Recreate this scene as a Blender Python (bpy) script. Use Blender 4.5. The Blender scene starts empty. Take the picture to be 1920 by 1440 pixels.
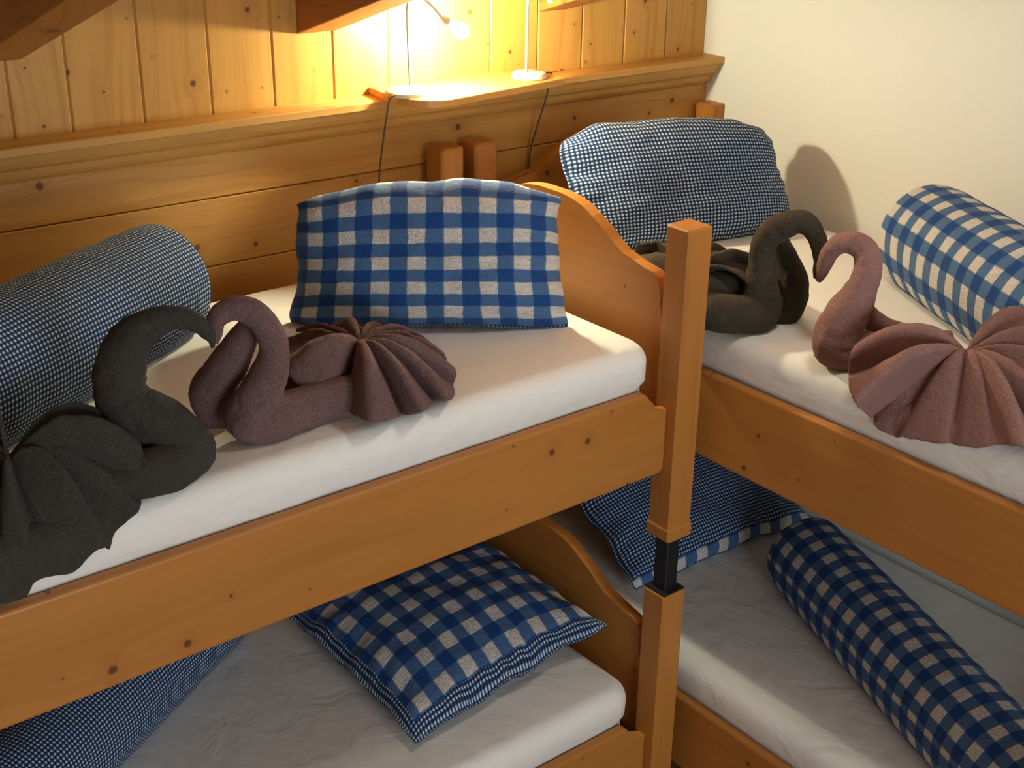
import bpy, bmesh, math, random
from mathutils import Vector, Matrix, noise
random.seed(7)
C = bpy.context.scene.collection
SC = bpy.context.scene
PI = math.pi

# ------------------------------------------------------------------ measures (metres)
A_ORG, A_ROT = (-1.0500, -1.0331), 0.0289          # head-end front post corner of the bed along the panelled wall
B_ORG, B_ROT = (-0.9656, -0.1225), 0.0148          # bed along the white wall
P = 0.075                                          # post section
WA, WB = 0.985, 0.985                              # bed widths
LEN = 2.06
Z_UP = 0.9273                                      # lift of the upper storey
POST_H = 0.7745
ZM = 1.432                                         # top of the upper mattresses
ZL = ZM - Z_UP

# ------------------------------------------------------------------ helpers
def mesh_obj(name, verts, faces, mats=None, parent=None, loc=(0, 0, 0), smooth=False, uv=None, fmat=None, attr=None, uvs=None):
    me = bpy.data.meshes.new(name)
    me.from_pydata([tuple(v) for v in verts], [], faces)
    me.update()
    if uv is not None:
        l = me.uv_layers.new(name='UVMap')
        for poly in me.polygons:
            for li in poly.loop_indices:
                k_ = uvs[fmat[poly.index]] if (uvs and fmat) else 1.0
                a_ = uv[me.loops[li].vertex_index]; l.data[li].uv = (a_[0] * k_, a_[1] * k_)
    for m in (mats or []):
        me.materials.append(m)
    if fmat:
        for i, k in enumerate(fmat):
            me.polygons[i].material_index = k
    if attr is not None:
        a = me.attributes.new('pid', 'FLOAT', 'POINT')
        for i, k in enumerate(attr):
            a.data[i].value = k
    if smooth:
        for p_ in me.polygons:
            p_.use_smooth = True
    o = bpy.data.objects.new(name, me)
    C.objects.link(o)
    if parent is not None:
        o.parent = parent
    o.location = loc
    return o

def fix_normals(o):
    bm = bmesh.new(); bm.from_mesh(o.data)
    bmesh.ops.recalc_face_normals(bm, faces=bm.faces)
    bm.to_mesh(o.data); bm.free()
    return o

def bm_obj(name, bm, mats, parent=None, loc=(0, 0, 0), smooth=False):
    bmesh.ops.recalc_face_normals(bm, faces=bm.faces)
    me = bpy.data.meshes.new(name); bm.to_mesh(me); bm.free()
    for m in mats: me.materials.append(m)
    if smooth:
        for p_ in me.polygons: p_.use_smooth = True
    o = bpy.data.objects.new(name, me); C.objects.link(o)
    if parent is not None: o.parent = parent
    o.location = loc
    return o

def add_prism(bm, pts, ext, f, pid=None, bev=0.0, seg=2):
    """closed polygon pts (a,b) extruded from ext[0] to ext[1]; f(a,b,c)->xyz"""
    n = len(pts)
    if pid is not None: lay = bm.verts.layers.float.get('pid') or bm.verts.layers.float.new('pid')
    lo = [bm.verts.new(f(a, b, ext[0])) for a, b in pts]
    hi = [bm.verts.new(f(a, b, ext[1])) for a, b in pts]
    fs = [bm.faces.new(lo), bm.faces.new(hi[::-1])]
    for i in range(n):
        fs.append(bm.faces.new((lo[i], hi[i], hi[(i + 1) % n], lo[(i + 1) % n])))
    if pid is not None:
        for v in lo + hi: v[lay] = pid
    if bev > 0:
        es = list({e for fa in fs[:2] for e in fa.edges}) if bev < 1 else []
        bmesh.ops.bevel(bm, geom=es, offset=bev, segments=seg, affect='EDGES', profile=0.5, clamp_overlap=True)
    return fs

def add_box(bm, x0, x1, y0, y1, z0, z1, bev=0.0, seg=2, f=None, pid=None):
    f = f or (lambda x, y, z: (x, y, z))
    if pid is not None:
        lay = bm.verts.layers.float.get('pid') or bm.verts.layers.float.new('pid')
    vs = [bm.verts.new(f(x, y, z)) for x in (x0, x1) for y in (y0, y1) for z in (z0, z1)]
    if pid is not None:
        for v in vs: v[lay] = pid
    q = [(0, 1, 3, 2), (4, 6, 7, 5), (0, 4, 5, 1), (2, 3, 7, 6), (0, 2, 6, 4), (1, 5, 7, 3)]
    fs = [bm.faces.new([vs[i] for i in t]) for t in q]
    if bev > 0:
        es = list({e for fa in fs for e in fa.edges})
        bmesh.ops.bevel(bm, geom=es, offset=bev, segments=seg, affect='EDGES', profile=0.5, clamp_overlap=True)
    return fs

def catmull(pts, m):
    out = []
    n = len(pts)
    for i in range(n - 1):
        p0 = pts[max(i - 1, 0)]; p1 = pts[i]; p2 = pts[i + 1]; p3 = pts[min(i + 2, n - 1)]
        for k in range(m):
            t = k / m
            out.append(tuple(0.5 * ((2 * b) + (-a + c) * t + (2 * a - 5 * b + 4 * c - d) * t * t + (-a + 3 * b - 3 * c + d) * t ** 3)
                             for a, b, c, d in zip(p0, p1, p2, p3)))
    out.append(tuple(pts[-1]))
    return out

def tube(pts, m=6, sides=24, wob=0.0, fold=0.0, seed=0.0, zmin=None, turns=0.5, closed=True):
    """skin a tube round (x,y,z,r) points: returns verts, faces, uv"""
    ps = catmull(pts, m) if m > 1 else [tuple(p_) for p_ in pts]
    n = len(ps)
    V = [Vector(p_[:3]) for p_ in ps]
    T = [(V[min(i + 1, n - 1)] - V[max(i - 1, 0)]).normalized() for i in range(n)]
    ref = Vector((0, 0, 1)) if abs(T[0].z) < 0.9 else Vector((0, 1, 0))
    N = (ref - T[0] * ref.dot(T[0])).normalized()
    verts, faces, uv = [], [], []
    s = 0.0
    for i in range(n):
        if i:
            s += (V[i] - V[i - 1]).length
            N = (N - T[i] * N.dot(T[i])).normalized()
        Bn = T[i].cross(N)
        r = max(ps[i][3], 0.0008)
        for k in range(sides):
            a = 2 * PI * k / sides
            rr = r
            d = N * math.cos(a) + Bn * math.sin(a)
            if wob:
                q = V[i] + d * r
                rr *= 1 + wob * (noise.noise(q * 22 + Vector((seed, 0, 0))) + 0.5 * noise.noise(q * 60 + Vector((0, seed, 0))))
                # creases across the roll, gathered on the inside of the bends
                j = min(i + 3, n - 1); j0 = max(i - 3, 0)
                bend = (T[j] - T[j0])
                ins = max(0.0, d.dot(bend)) if bend.length > 1e-6 else 0.0
                cr = noise.noise(Vector((s * 75, a * 0.8, seed)))
                rr *= 1 - wob * (0.35 + 1.3 * min(1.0, ins)) * max(0.0, cr) ** 0.8
            if fold:
                b = (a / (2 * PI) - turns * i / n + seed) % 1.0
                rr *= 1 + fold * (b - 0.5)
            q = V[i] + d * rr
            if zmin is not None and q.z < zmin:
                q.z = zmin + 0.1 * max(q.z - zmin, -0.01)
            verts.append(q); uv.append((s, a / (2 * PI) * 2 * PI * r))
    for i in range(n - 1):
        for k in range(sides):
            k2 = (k + 1) % sides
            faces.append((i * sides + k, i * sides + k2, (i + 1) * sides + k2, (i + 1) * sides + k))
    if closed:
        for i0, e in ((0, 0), (n - 1, 1)):
            c = len(verts); verts.append(V[i0] - T[i0] * (0.35 * ps[i0][3]) * (1 if e == 0 else -1)); uv.append((0, 0))
            if zmin is not None and verts[c].z < zmin: verts[c].z = zmin
            for k in range(sides):
                k2 = (k + 1) % sides
                faces.append((c, i0 * sides + k2, i0 * sides + k) if e == 0 else (c, i0 * sides + k, i0 * sides + k2))
    return verts, faces, uv

def tag(o, label=None, cat=None, group=None, kind=None):
    if label: o['label'] = label
    if cat: o['category'] = cat
    if group: o['group'] = group
    if kind: o['kind'] = kind
    return o

def thing(name, label, cat, loc, rot=0.0, group=None):
    o = bpy.data.objects.new(name, None); C.objects.link(o)
    o.location = loc; o.rotation_euler = (0, 0, rot); o.empty_display_size = 0.05
    return tag(o, label, cat, group)

def loc_to(org, rot, p):
    c, s = math.cos(rot), math.sin(rot)
    return Vector((org[0] + c * p[0] - s * p[1], org[1] + s * p[0] + c * p[1], p[2]))
AW = lambda x, y, z: loc_to(A_ORG, A_ROT, (x, y, z))
BW = lambda x, y, z: loc_to(B_ORG, B_ROT, (x, y, z))

# ------------------------------------------------------------------ materials
def new_mat(name):
    m = bpy.data.materials.new(name); m.use_nodes = True
    nt = m.node_tree; nt.nodes.clear()
    out = nt.nodes.new('ShaderNodeOutputMaterial'); b = nt.nodes.new('ShaderNodeBsdfPrincipled')
    nt.links.new(b.outputs[0], out.inputs[0])
    return m, nt, b

class G:
    """tiny node-graph writer"""
    def __init__(s, nt): s.nt = nt
    def n(s, t, **kw):
        x = s.nt.nodes.new(t)
        for k, v in kw.items(): setattr(x, k, v)
        return x
    def put(s, sock, v):
        if isinstance(v, (int, float)): sock.default_value = v
        elif isinstance(v, (tuple, list)): sock.default_value = tuple(v) + ((1,) if len(sock.default_value) == 4 and len(v) == 3 else ())
        else: s.nt.links.new(v, sock)
    def math(s, op, a, b=0.0, c=None):
        x = s.n('ShaderNodeMath', operation=op)
        s.put(x.inputs[0], a); s.put(x.inputs[1], b)
        if c is not None: s.put(x.inputs[2], c)
        return x.outputs[0]
    def mix(s, f, a, b, mode='MIX'):
        x = s.n('ShaderNodeMix', data_type='RGBA', blend_type=mode)
        s.put(x.inputs[0], f); s.put(x.inputs[6], a); s.put(x.inputs[7], b)
        return x.outputs[2]
    def ss(s, v, lo, hi, a=0.0, b=1.0):
        x = s.n('ShaderNodeMapRange', interpolation_type='SMOOTHSTEP')
        s.put(x.inputs[0], v); x.inputs[1].default_value = lo; x.inputs[2].default_value = hi
        x.inputs[3].default_value = a; x.inputs[4].default_value = b
        return x.outputs[0]
    def noise(s, vec, scale, detail=2.0, rough=0.5, dist=0.0):
        x = s.n('ShaderNodeTexNoise')
        if vec is not None: s.put(x.inputs['Vector'], vec)
        x.inputs['Scale'].default_value = scale; x.inputs['Detail'].default_value = detail
        x.inputs['Roughness'].default_value = rough; x.inputs['Distortion'].default_value = dist
        return x
    def xyz(s, a, b, c):
        x = s.n('ShaderNodeCombineXYZ')
        s.put(x.inputs[0], a); s.put(x.inputs[1], b); s.put(x.inputs[2], c)
        return x.outputs[0]
    def bump(s, h, strength, dist, normal=None):
        x = s.n('ShaderNodeBump'); x.inputs['Strength'].default_value = strength; x.inputs['Distance'].default_value = dist
        s.put(x.inputs['Height'], h)
        if normal is not None: s.put(x.inputs['Normal'], normal)
        return x.outputs[0]

def wood(name, along, cross, base, dark, knot=(0.10, 0.032, 0.010), ks=6.5, kprob=0.55, ksize=1.0, rough=0.42, tint=0.5, seed=0.0, contrast=1.0):
    """varnished pine; along/cross are weight triples on the object's own axes"""
    m, nt, b = new_mat(name); g = G(nt)
    tc = g.n('ShaderNodeTexCoord'); sp = g.n('ShaderNodeSeparateXYZ'); g.put(sp.inputs[0], tc.outputs['Object'])
    at = g.n('ShaderNodeAttribute', attribute_name='pid'); pid = at.outputs['Fac']
    def lin(w):
        o = None
        for k, i in zip(w, range(3)):
            if k:
                t = g.math('MULTIPLY', sp.outputs[i], float(k)); o = t if o is None else g.math('ADD', o, t)
        return o
    a = g.math('ADD', lin(along), g.math('MULTIPLY_ADD', pid, 7.31, seed))
    c = g.math('ADD', lin(cross), g.math('MULTIPLY_ADD', pid, 3.17, seed * 0.7))
    kv = g.xyz(a, c, 0.0)
    vo = g.n('ShaderNodeTexVoronoi', voronoi_dimensions='2D'); g.put(vo.inputs['Vector'], kv); vo.inputs['Scale'].default_value = ks
    sc = g.n('ShaderNodeSeparateColor'); g.put(sc.inputs[0], vo.outputs['Color'])
    has = g.math('LESS_THAN', sc.outputs[0], kprob)
    rad = g.math('MULTIPLY_ADD', g.math('MULTIPLY', sc.outputs[1], sc.outputs[1]), 0.060 * ksize, 0.018 * ksize)
    kd = g.math('DIVIDE', vo.outputs['Distance'], rad)
    kn = g.noise(kv, 90, 2)
    kd = g.math('ADD', kd, g.math('MULTIPLY_ADD', kn.outputs[0], 0.5, -0.25))
    core = g.math('MULTIPLY', g.ss(kd, 0.55, 1.1, 1.0, 0.0), has)
    halo = g.math('MULTIPLY', g.ss(kd, 0.8, 4.5, 1.0, 0.0), has)
    warp = g.noise(g.xyz(g.math('MULTIPLY', a, 1.1), g.math('MULTIPLY', c, 2.5), 0.0), 2.0, 2)
    cc = g.math('ADD', g.math('ADD', c, g.math('MULTIPLY', warp.outputs[0], 0.10)), g.math('MULTIPLY', halo, 0.025))
    gr = g.noise(g.xyz(g.math('MULTIPLY', a, 0.9), g.math('MULTIPLY', cc, 26.0), 0.0), 1.6, 3, 0.55)
    fine = g.noise(g.xyz(g.math('MULTIPLY', a, 4.0), g.math('MULTIPLY', c, 260.0), 0.0), 1.5, 2)
    cloud = g.noise(g.xyz(g.math('MULTIPLY', a, 1.2), g.math('MULTIPLY', c, 5.0), 3.0), 1.5, 2)
    f = g.math('MULTIPLY', g.ss(gr.outputs[0], 0.42, 0.72), 0.55 * contrast)
    col = g.mix(f, base, dark)
    col = g.mix(g.math('MULTIPLY', g.ss(fine.outputs[0], 0.5, 0.8), 0.10), col, dark)
    col = g.mix(g.math('MULTIPLY', halo, 0.30), col, dark)
    wn = g.n('ShaderNodeTexWhiteNoise', noise_dimensions='1D'); g.put(wn.inputs['W'], g.math('ADD', pid, seed + 0.37))
    br = g.math('ADD', g.math('MULTIPLY_ADD', wn.outputs[0], 0.28 * tint, 1.0 - 0.14 * tint), g.math('MULTIPLY_ADD', cloud.outputs[0], 0.3, -0.15))
    col = g.mix(1.0, col, g.xyz(br, br, br), 'MULTIPLY')
    col = g.mix(g.math('MULTIPLY', core, 0.9), col, knot)
    g.put(b.inputs['Base Color'], col)
    b.inputs['Roughness'].default_value = rough
    b.inputs['Specular IOR Level'].default_value = 0.35
    g.put(b.inputs['Normal'], g.bump(gr.outputs[0], 0.08, 0.004))
    return m

def gingham(name, white, mid, dark, duty=0.5, wob=0.05, pucker=0.6, edge=0.03, fine=False):
    """three-tone woven check; UV measured in repeats"""
    m, nt, b = new_mat(name); g = G(nt)
    tc = g.n('ShaderNodeTexCoord'); uv = tc.outputs['UV']
    nz = g.noise(uv, 1.7 if not fine else 0.5, 2)
    su = g.n('ShaderNodeSeparateXYZ'); g.put(su.inputs[0], uv)
    sn = g.n('ShaderNodeSeparateColor'); g.put(sn.inputs[0], nz.outputs['Color'])
    u = g.math('ADD', su.outputs[0], g.math('MULTIPLY_ADD', sn.outputs[0], 2 * wob, -wob))
    v = g.math('ADD', su.outputs[1], g.math('MULTIPLY_ADD', sn.outputs[1], 2 * wob, -wob))
    def band(x):
        t = g.math('ABSOLUTE', g.math('SUBTRACT', g.math('FRACT', x), 0.5))     # 0 at stripe centre .. .5
        return g.ss(t, duty / 2 - edge, duty / 2 + edge, 1.0, 0.0)               # 1 on the coloured stripe
    bu, bv = band(u), band(v)
    col = g.mix(g.math('MAXIMUM', bu, bv), white, mid)
    col = g.mix(g.math('MULTIPLY', bu, bv), col, dark)
    weave = g.noise(uv, 38.0 if not fine else 3.0, 3, 0.6)
    col = g.mix(0.18, col, g.mix(1.0, col, weave.outputs[0], 'MULTIPLY'))
    g.put(b.inputs['Base Color'], col)
    b.inputs['Roughness'].default_value = 0.9; b.inputs['Specular IOR Level'].default_value = 0.15
    b.inputs['Sheen Weight'].default_value = 0.05
    if not fine:
        ri = g.noise(g.xyz(su.outputs[0], g.math('MULTIPLY', su.outputs[1], 1.6), 0.0), 7.0, 3, 0.6, 1.5)
        mask = g.math('SUBTRACT', 1.0, g.math('MULTIPLY', g.math('MAXIMUM', bu, bv), 0.55))
        h = g.math('MULTIPLY', g.math('MULTIPLY', ri.outputs[0], mask), pucker)
        g.put(b.inputs['Normal'], g.bump(h, 0.9, 0.014))
    else:
        h = g.math('MULTIPLY', g.math('SUBTRACT', 1.0, bu), g.math('SUBTRACT', 1.0, bv))
        g.put(b.inputs['Normal'], g.bump(h, 0.5, 0.002))
    return m

def terry(name, col, col2, hi):
    m, nt, b = new_mat(name); g = G(nt)
    tc = g.n('ShaderNodeTexCoord'); o = tc.outputs['Object']
    n1 = g.noise(o, 330, 3, 0.7); n2 = g.noise(o, 12, 4, 0.6); n4 = g.noise(o, 110, 3, 0.65)
    c = g.mix(g.ss(n1.outputs[0], 0.35, 0.68), col2, col)
    c = g.mix(g.math('MULTIPLY', g.ss(n2.outputs[0], 0.40, 0.72), 0.45), c, col2)
    c = g.mix(g.math('MULTIPLY', g.ss(n4.outputs[0], 0.55, 0.78), 0.40), c, hi)
    g.put(b.inputs['Base Color'], c); b.inputs['Roughness'].default_value = 1.0
    b.inputs['Specular IOR Level'].default_value = 0.05
    b.inputs['Sheen Weight'].default_value = 0.22; b.inputs['Sheen Roughness'].default_value = 0.5
    b.inputs['Sheen Tint'].default_value = tuple(min(1, k * 3) for k in col) + (1,)
    n3 = g.noise(o, 55, 4, 0.6)
    g.put(b.inputs['Normal'], g.bump(n1.outputs[0], 0.8, 0.004, g.bump(n3.outputs[0], 0.5, 0.010)))
    return m

def sheet_mat(name, col):
    m, nt, b = new_mat(name); g = G(nt)
    tc = g.n('ShaderNodeTexCoord'); o = tc.outputs['Object']
    sp = g.n('ShaderNodeSeparateXYZ'); g.put(sp.inputs[0], o)
    n1 = g.noise(g.xyz(g.math('MULTIPLY', sp.outputs[0], 1.3), sp.outputs[1], g.math('MULTIPLY', sp.outputs[2], 2.2)), 6, 3, 0.55, 0.8)
    n2 = g.noise(o, 900, 2)
    b.inputs['Base Color'].default_value = col + (1,); b.inputs['Roughness'].default_value = 0.85
    b.inputs['Specular IOR Level'].default_value = 0.2
    g.put(b.inputs['Normal'], g.bump(n2.outputs[0], 0.15, 0.001, g.bump(n1.outputs[0], 0.45, 0.014)))
    return m

def plain(name, col, rough=0.5, metal=0.0, emit=None, strength=0.0):
    m, nt, b = new_mat(name)
    b.inputs['Base Color'].default_value = tuple(col) + (1,); b.inputs['Roughness'].default_value = rough; b.inputs['Metallic'].default_value = metal
    if emit:
        b.inputs['Emission Color'].default_value = tuple(emit) + (1,); b.inputs['Emission Strength'].default_value = strength
    return m

def plaster(name, col):
    m, nt, b = new_mat(name); g = G(nt)
    o = g.n('ShaderNodeTexCoord').outputs['Object']
    n1 = g.noise(o, 120, 4, 0.65); n2 = g.noise(o, 2.2, 3)
    g.put(b.inputs['Base Color'], g.mix(g.math('MULTIPLY', n2.outputs[0], 0.25), col, tuple(k * 0.93 for k in col)))
    b.inputs['Roughness'].default_value = 0.95; b.inputs['Specular IOR Level'].default_value = 0.1
    g.put(b.inputs['Normal'], g.bump(n1.outputs[0], 0.35, 0.004))
    return m

PINE, PINE_D = (0.53, 0.270, 0.055), (0.37, 0.150, 0.026)
BED, BED_D = (0.44, 0.178, 0.036), (0.33, 0.116, 0.021)
M_up = wood('pine_upright_boards', (0, 0, 1), (1, 0.3, 0), PINE, PINE_D, ks=8.5, kprob=0.72, ksize=1.0, seed=1.3)
M_low = wood('pine_level_boards', (1, 0, 0), (0, 0.3, 1), (0.49, 0.245, 0.058), (0.34, 0.14, 0.028), ks=7.0, kprob=0.5, ksize=1.1, seed=4.1)
M_trim = wood('pine_moulding', (1, 0, 0), (0, 1, 1), (0.50, 0.26, 0.065), PINE_D, ks=6.0, kprob=0.4, seed=2.2)
M_beam = wood('dark_pine_beam', (0, 1, 0.3), (1, 0, 1), (0.38, 0.15, 0.034), (0.27, 0.095, 0.018), ks=4.0, kprob=0.5, seed=6.2)
M_ceil = wood('pine_ceiling_boards', (0, 1, 0), (1, 0, 0), PINE, PINE_D, seed=3.7)
M_floor = wood('pine_floor_boards', (0, 1, 0), (1, 0, 0), (0.36, 0.17, 0.06), (0.22, 0.09, 0.03), seed=9.7)
M_post = wood('bed_pine_upright', (0, 0, 1), (1, 1, 0), BED, BED_D, ks=5.0, kprob=0.35, ksize=0.6, seed=5.5, contrast=0.6)
M_bx = wood('bed_pine_lengthwise', (1, 0, 0), (0, 0.5, 1), BED, BED_D, ks=8.0, kprob=0.55, ksize=1.05, seed=8.15, contrast=0.6)
M_by = wood('bed_pine_crosswise', (0, 1, 0), (0.5, 0, 1), BED, BED_D, ks=8.0, kprob=0.4, ksize=0.85, seed=7.45, contrast=0.6)
M_plast = plaster('white_plaster', (0.80, 0.80, 0.75))
M_sheet = sheet_mat('white_sheet', (0.79, 0.785, 0.75))
M_big = gingham('large_blue_check', (0.74, 0.71, 0.68), (0.072, 0.158, 0.335), (0.012, 0.064, 0.245))
M_small = gingham('small_blue_check', (0.60, 0.69, 0.77), (0.030, 0.076, 0.185), (0.007, 0.018, 0.06), duty=0.54, wob=0.10, edge=0.10, fine=True)
M_grey = terry('grey_terry', (0.066, 0.062, 0.056), (0.042, 0.040, 0.037), (0.105, 0.095, 0.080))
M_dark = terry('dark_olive_terry', (0.078, 0.066, 0.050), (0.046, 0.038, 0.029), (0.12, 0.10, 0.07))
M_purp = terry('plum_terry', (0.205, 0.130, 0.126), (0.125, 0.076, 0.077), (0.34, 0.22, 0.17))
M_purp_lit = terry('plum_terry_lit', (0.33, 0.188, 0.165), (0.225, 0.122, 0.110), (0.42, 0.26, 0.20))  # same plum towel, with the stronger light on it put into the colour
M_black = plain('black_steel_and_shade', (0.008, 0.008, 0.009), 0.45)
M_cream = plain('cream_lamp_metal', (0.62, 0.52, 0.36), 0.35)
M_steel = plain('brushed_lamp_stem', (0.55, 0.52, 0.46), 0.3, 0.8)
M_cord = plain('brown_cord', (0.10, 0.060, 0.032), 0.6)
M_bulb = plain('glowing_bulb', (1, 0.9, 0.7), 0.3, 0.0, (1.0, 0.94, 0.64), 1.0)

# ------------------------------------------------------------------ the room
def room():
    # panelled wall: upright boards above, level boards below
    bm = bmesh.new()
    xs = [-4.80, -4.67, -4.50, -4.335, -4.165, -4.0, -3.83, -3.665, -3.50, -3.33, -3.165, -3.0, -2.83, -2.665, -2.50, -2.335, -2.136, -2.004, -1.833, -1.661, -1.493, -1.324, -1.160, -0.995, -0.829, -0.663, -0.500, -0.337, -0.168, 0.0]
    for i in range(len(xs) - 1):
        a, b = xs[i] + 0.0012, xs[i + 1] - 0.0012
        if i == len(xs) - 2: b = 0.0
        add_prism(bm, [(a, 0.02), (a, -0.0005 + 0.0035), (a + 0.0035, 0.0), (b - 0.0035, 0.0), (b, 0.003), (b, 0.02)], (1.70, 2.62), lambda p, q, r: (p, q, r), pid=0.13 + 0.617 * i)
    nf_up = len(bm.faces)
    zs = [1.755, 1.6417, 1.4686, 1.296, 1.123, 0.95, 0.777, 0.604, 0.431, 0.258, 0.0]
    for i in range(len(zs) - 1):
        t, l = zs[i] - 0.0010, zs[i + 1] + 0.0010
        add_prism(bm, [(0.0, t), (-0.0192, t), (-0.0222, t - 0.003), (-0.0222, l + 0.003), (-0.0192, l), (0.0, l)], (-4.80, 0.0), lambda p, q, r: (r, p, q), pid=0.71 + 0.377 * i)
    add_box(bm, -4.8, 0.0, 0.004, 0.10, 0.0, 2.62, pid=0.2)
    for i, f in enumerate(bm.faces): f.material_index = 0 if i < nf_up else 1
    o = bm_obj('wall_back', bm, [M_up, M_low]); tag(o, kind='structure')
    # crown moulding that caps the lower panelling
    prof = [(0.0, 1.8428), (-0.0900, 1.8428), (-0.0918, 1.8410), (-0.0918, 1.8250), (-0.0900, 1.8232), (-0.0790, 1.8225), (-0.0765, 1.8200), (-0.0735, 1.8050),
            (-0.0670, 1.7930), (-0.0575, 1.7860), (-0.0545, 1.7835), (-0.0480, 1.7835), (-0.0480, 1.7795), (-0.0440, 1.7680), (-0.0370, 1.7590), (-0.0270, 1.7530), (-0.0245, 1.7500), (0.0, 1.7500)]
    bm = bmesh.new(); add_prism(bm, prof, (-4.80, -0.0005), lambda p, q, r: (r, p, q), pid=0.4)
    tag(bm_obj('trim_1', bm, [M_trim]), kind='structure')
    # white wall on the right
    bm = bmesh.new(); add_box(bm, 0.0, 0.12, -4.6, 0.10, 0.0, 3.75)
    tag(bm_obj('wall_right', bm, [M_plast]), kind='structure')
    bm = bmesh.new(); add_box(bm, -4.92, -4.8, -4.72, 0.10, 0.0, 3.75)
    tag(bm_obj('wall_left', bm, [M_plast]), kind='structure')
    bm = bmesh.new()
    x0, x1, z0, z1 = -2.95, -1.25, 0.85, 2.20
    add_box(bm, -4.8, x0, -4.72, -4.6, 0.0, 3.75); add_box(bm, x1, 0.0, -4.72, -4.6, 0.0, 3.75)
    add_box(bm, x0, x1, -4.72, -4.6, 0.0, z0); add_box(bm, x0, x1, -4.72, -4.6, z1, 3.75)
    tag(bm_obj('wall_front', bm, [M_plast]), kind='structure')
    bm = bmesh.new()
    for a in ((x0, x0 + 0.06, z0, z1), (x1 - 0.06, x1, z0, z1), (x0 + 0.06, x1 - 0.06, z0, z0 + 0.06), (x0 + 0.06, x1 - 0.06, z1 - 0.06, z1), (-2.13, -2.07, z0 + 0.06, z1 - 0.06)):
        add_box(bm, a[0], a[1], -4.70, -4.65, a[2], a[3], bev=0.004)
    tag(bm_obj('window_1', bm, [M_bx]), kind='structure')
    bm = bmesh.new(); add_box(bm, -4.8, 0.0, -4.6, 0.0, -0.08, 0.0)
    bm2 = bm
    tag(bm_obj('floor', bm2, [M_floor]), kind='structure')
    # boarded roof slope, rising from the panelled wall into the room
    t = math.tan(math.radians(17.5))
    bm = bmesh.new(); n = 30
    for i in range(n):
        xa, xb = -4.8 + 4.8 * i / n + 0.001, -4.8 + 4.8 * (i + 1) / n - 0.001
        vs = []
        zf = lambda y: 2.19 - t * y
        add_prism(bm, [(0.0, zf(0.0)), (-4.6, zf(-4.6)), (-4.6, zf(-4.6) + 0.03), (0.0, zf(0.0) + 0.03)], (xa, xb), lambda p, q, r: (r, p, q), pid=0.31 * i)
    tag(bm_obj('ceiling', bm, [M_ceil]), kind='structure')
room()

# roof beams that come down to the panelled wall
def beam(x0, x1, label):
    t = math.tan(math.radians(17.5)); w = x1 - x0
    zf = lambda y: 2.013 - t * y
    bm = bmesh.new()
    add_prism(bm, [(-0.001, zf(0)), (-4.55, zf(-4.55)), (-4.55, zf(-4.55) + 0.176), (-0.001, zf(0) + 0.176)], (-w / 2, w / 2), lambda p, q, r: (r, p, q - 2.013), pid=x0, bev=0.003)
    o = bm_obj('roof_beam', bm, [M_beam], loc=((x0 + x1) / 2, 0, 2.013))
    tag(o, label, 'beam', 'sloping roof beams')
beam(-2.208, -2.098, 'brown sloping roof beam in the top left corner, farthest from the lamps')
beam(-1.422, -1.310, 'brown sloping roof beam just left of the lit lamp')
beam(-0.662, -0.558, 'bright yellow end of a sloping roof beam right of the bare lamp stem')

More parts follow.
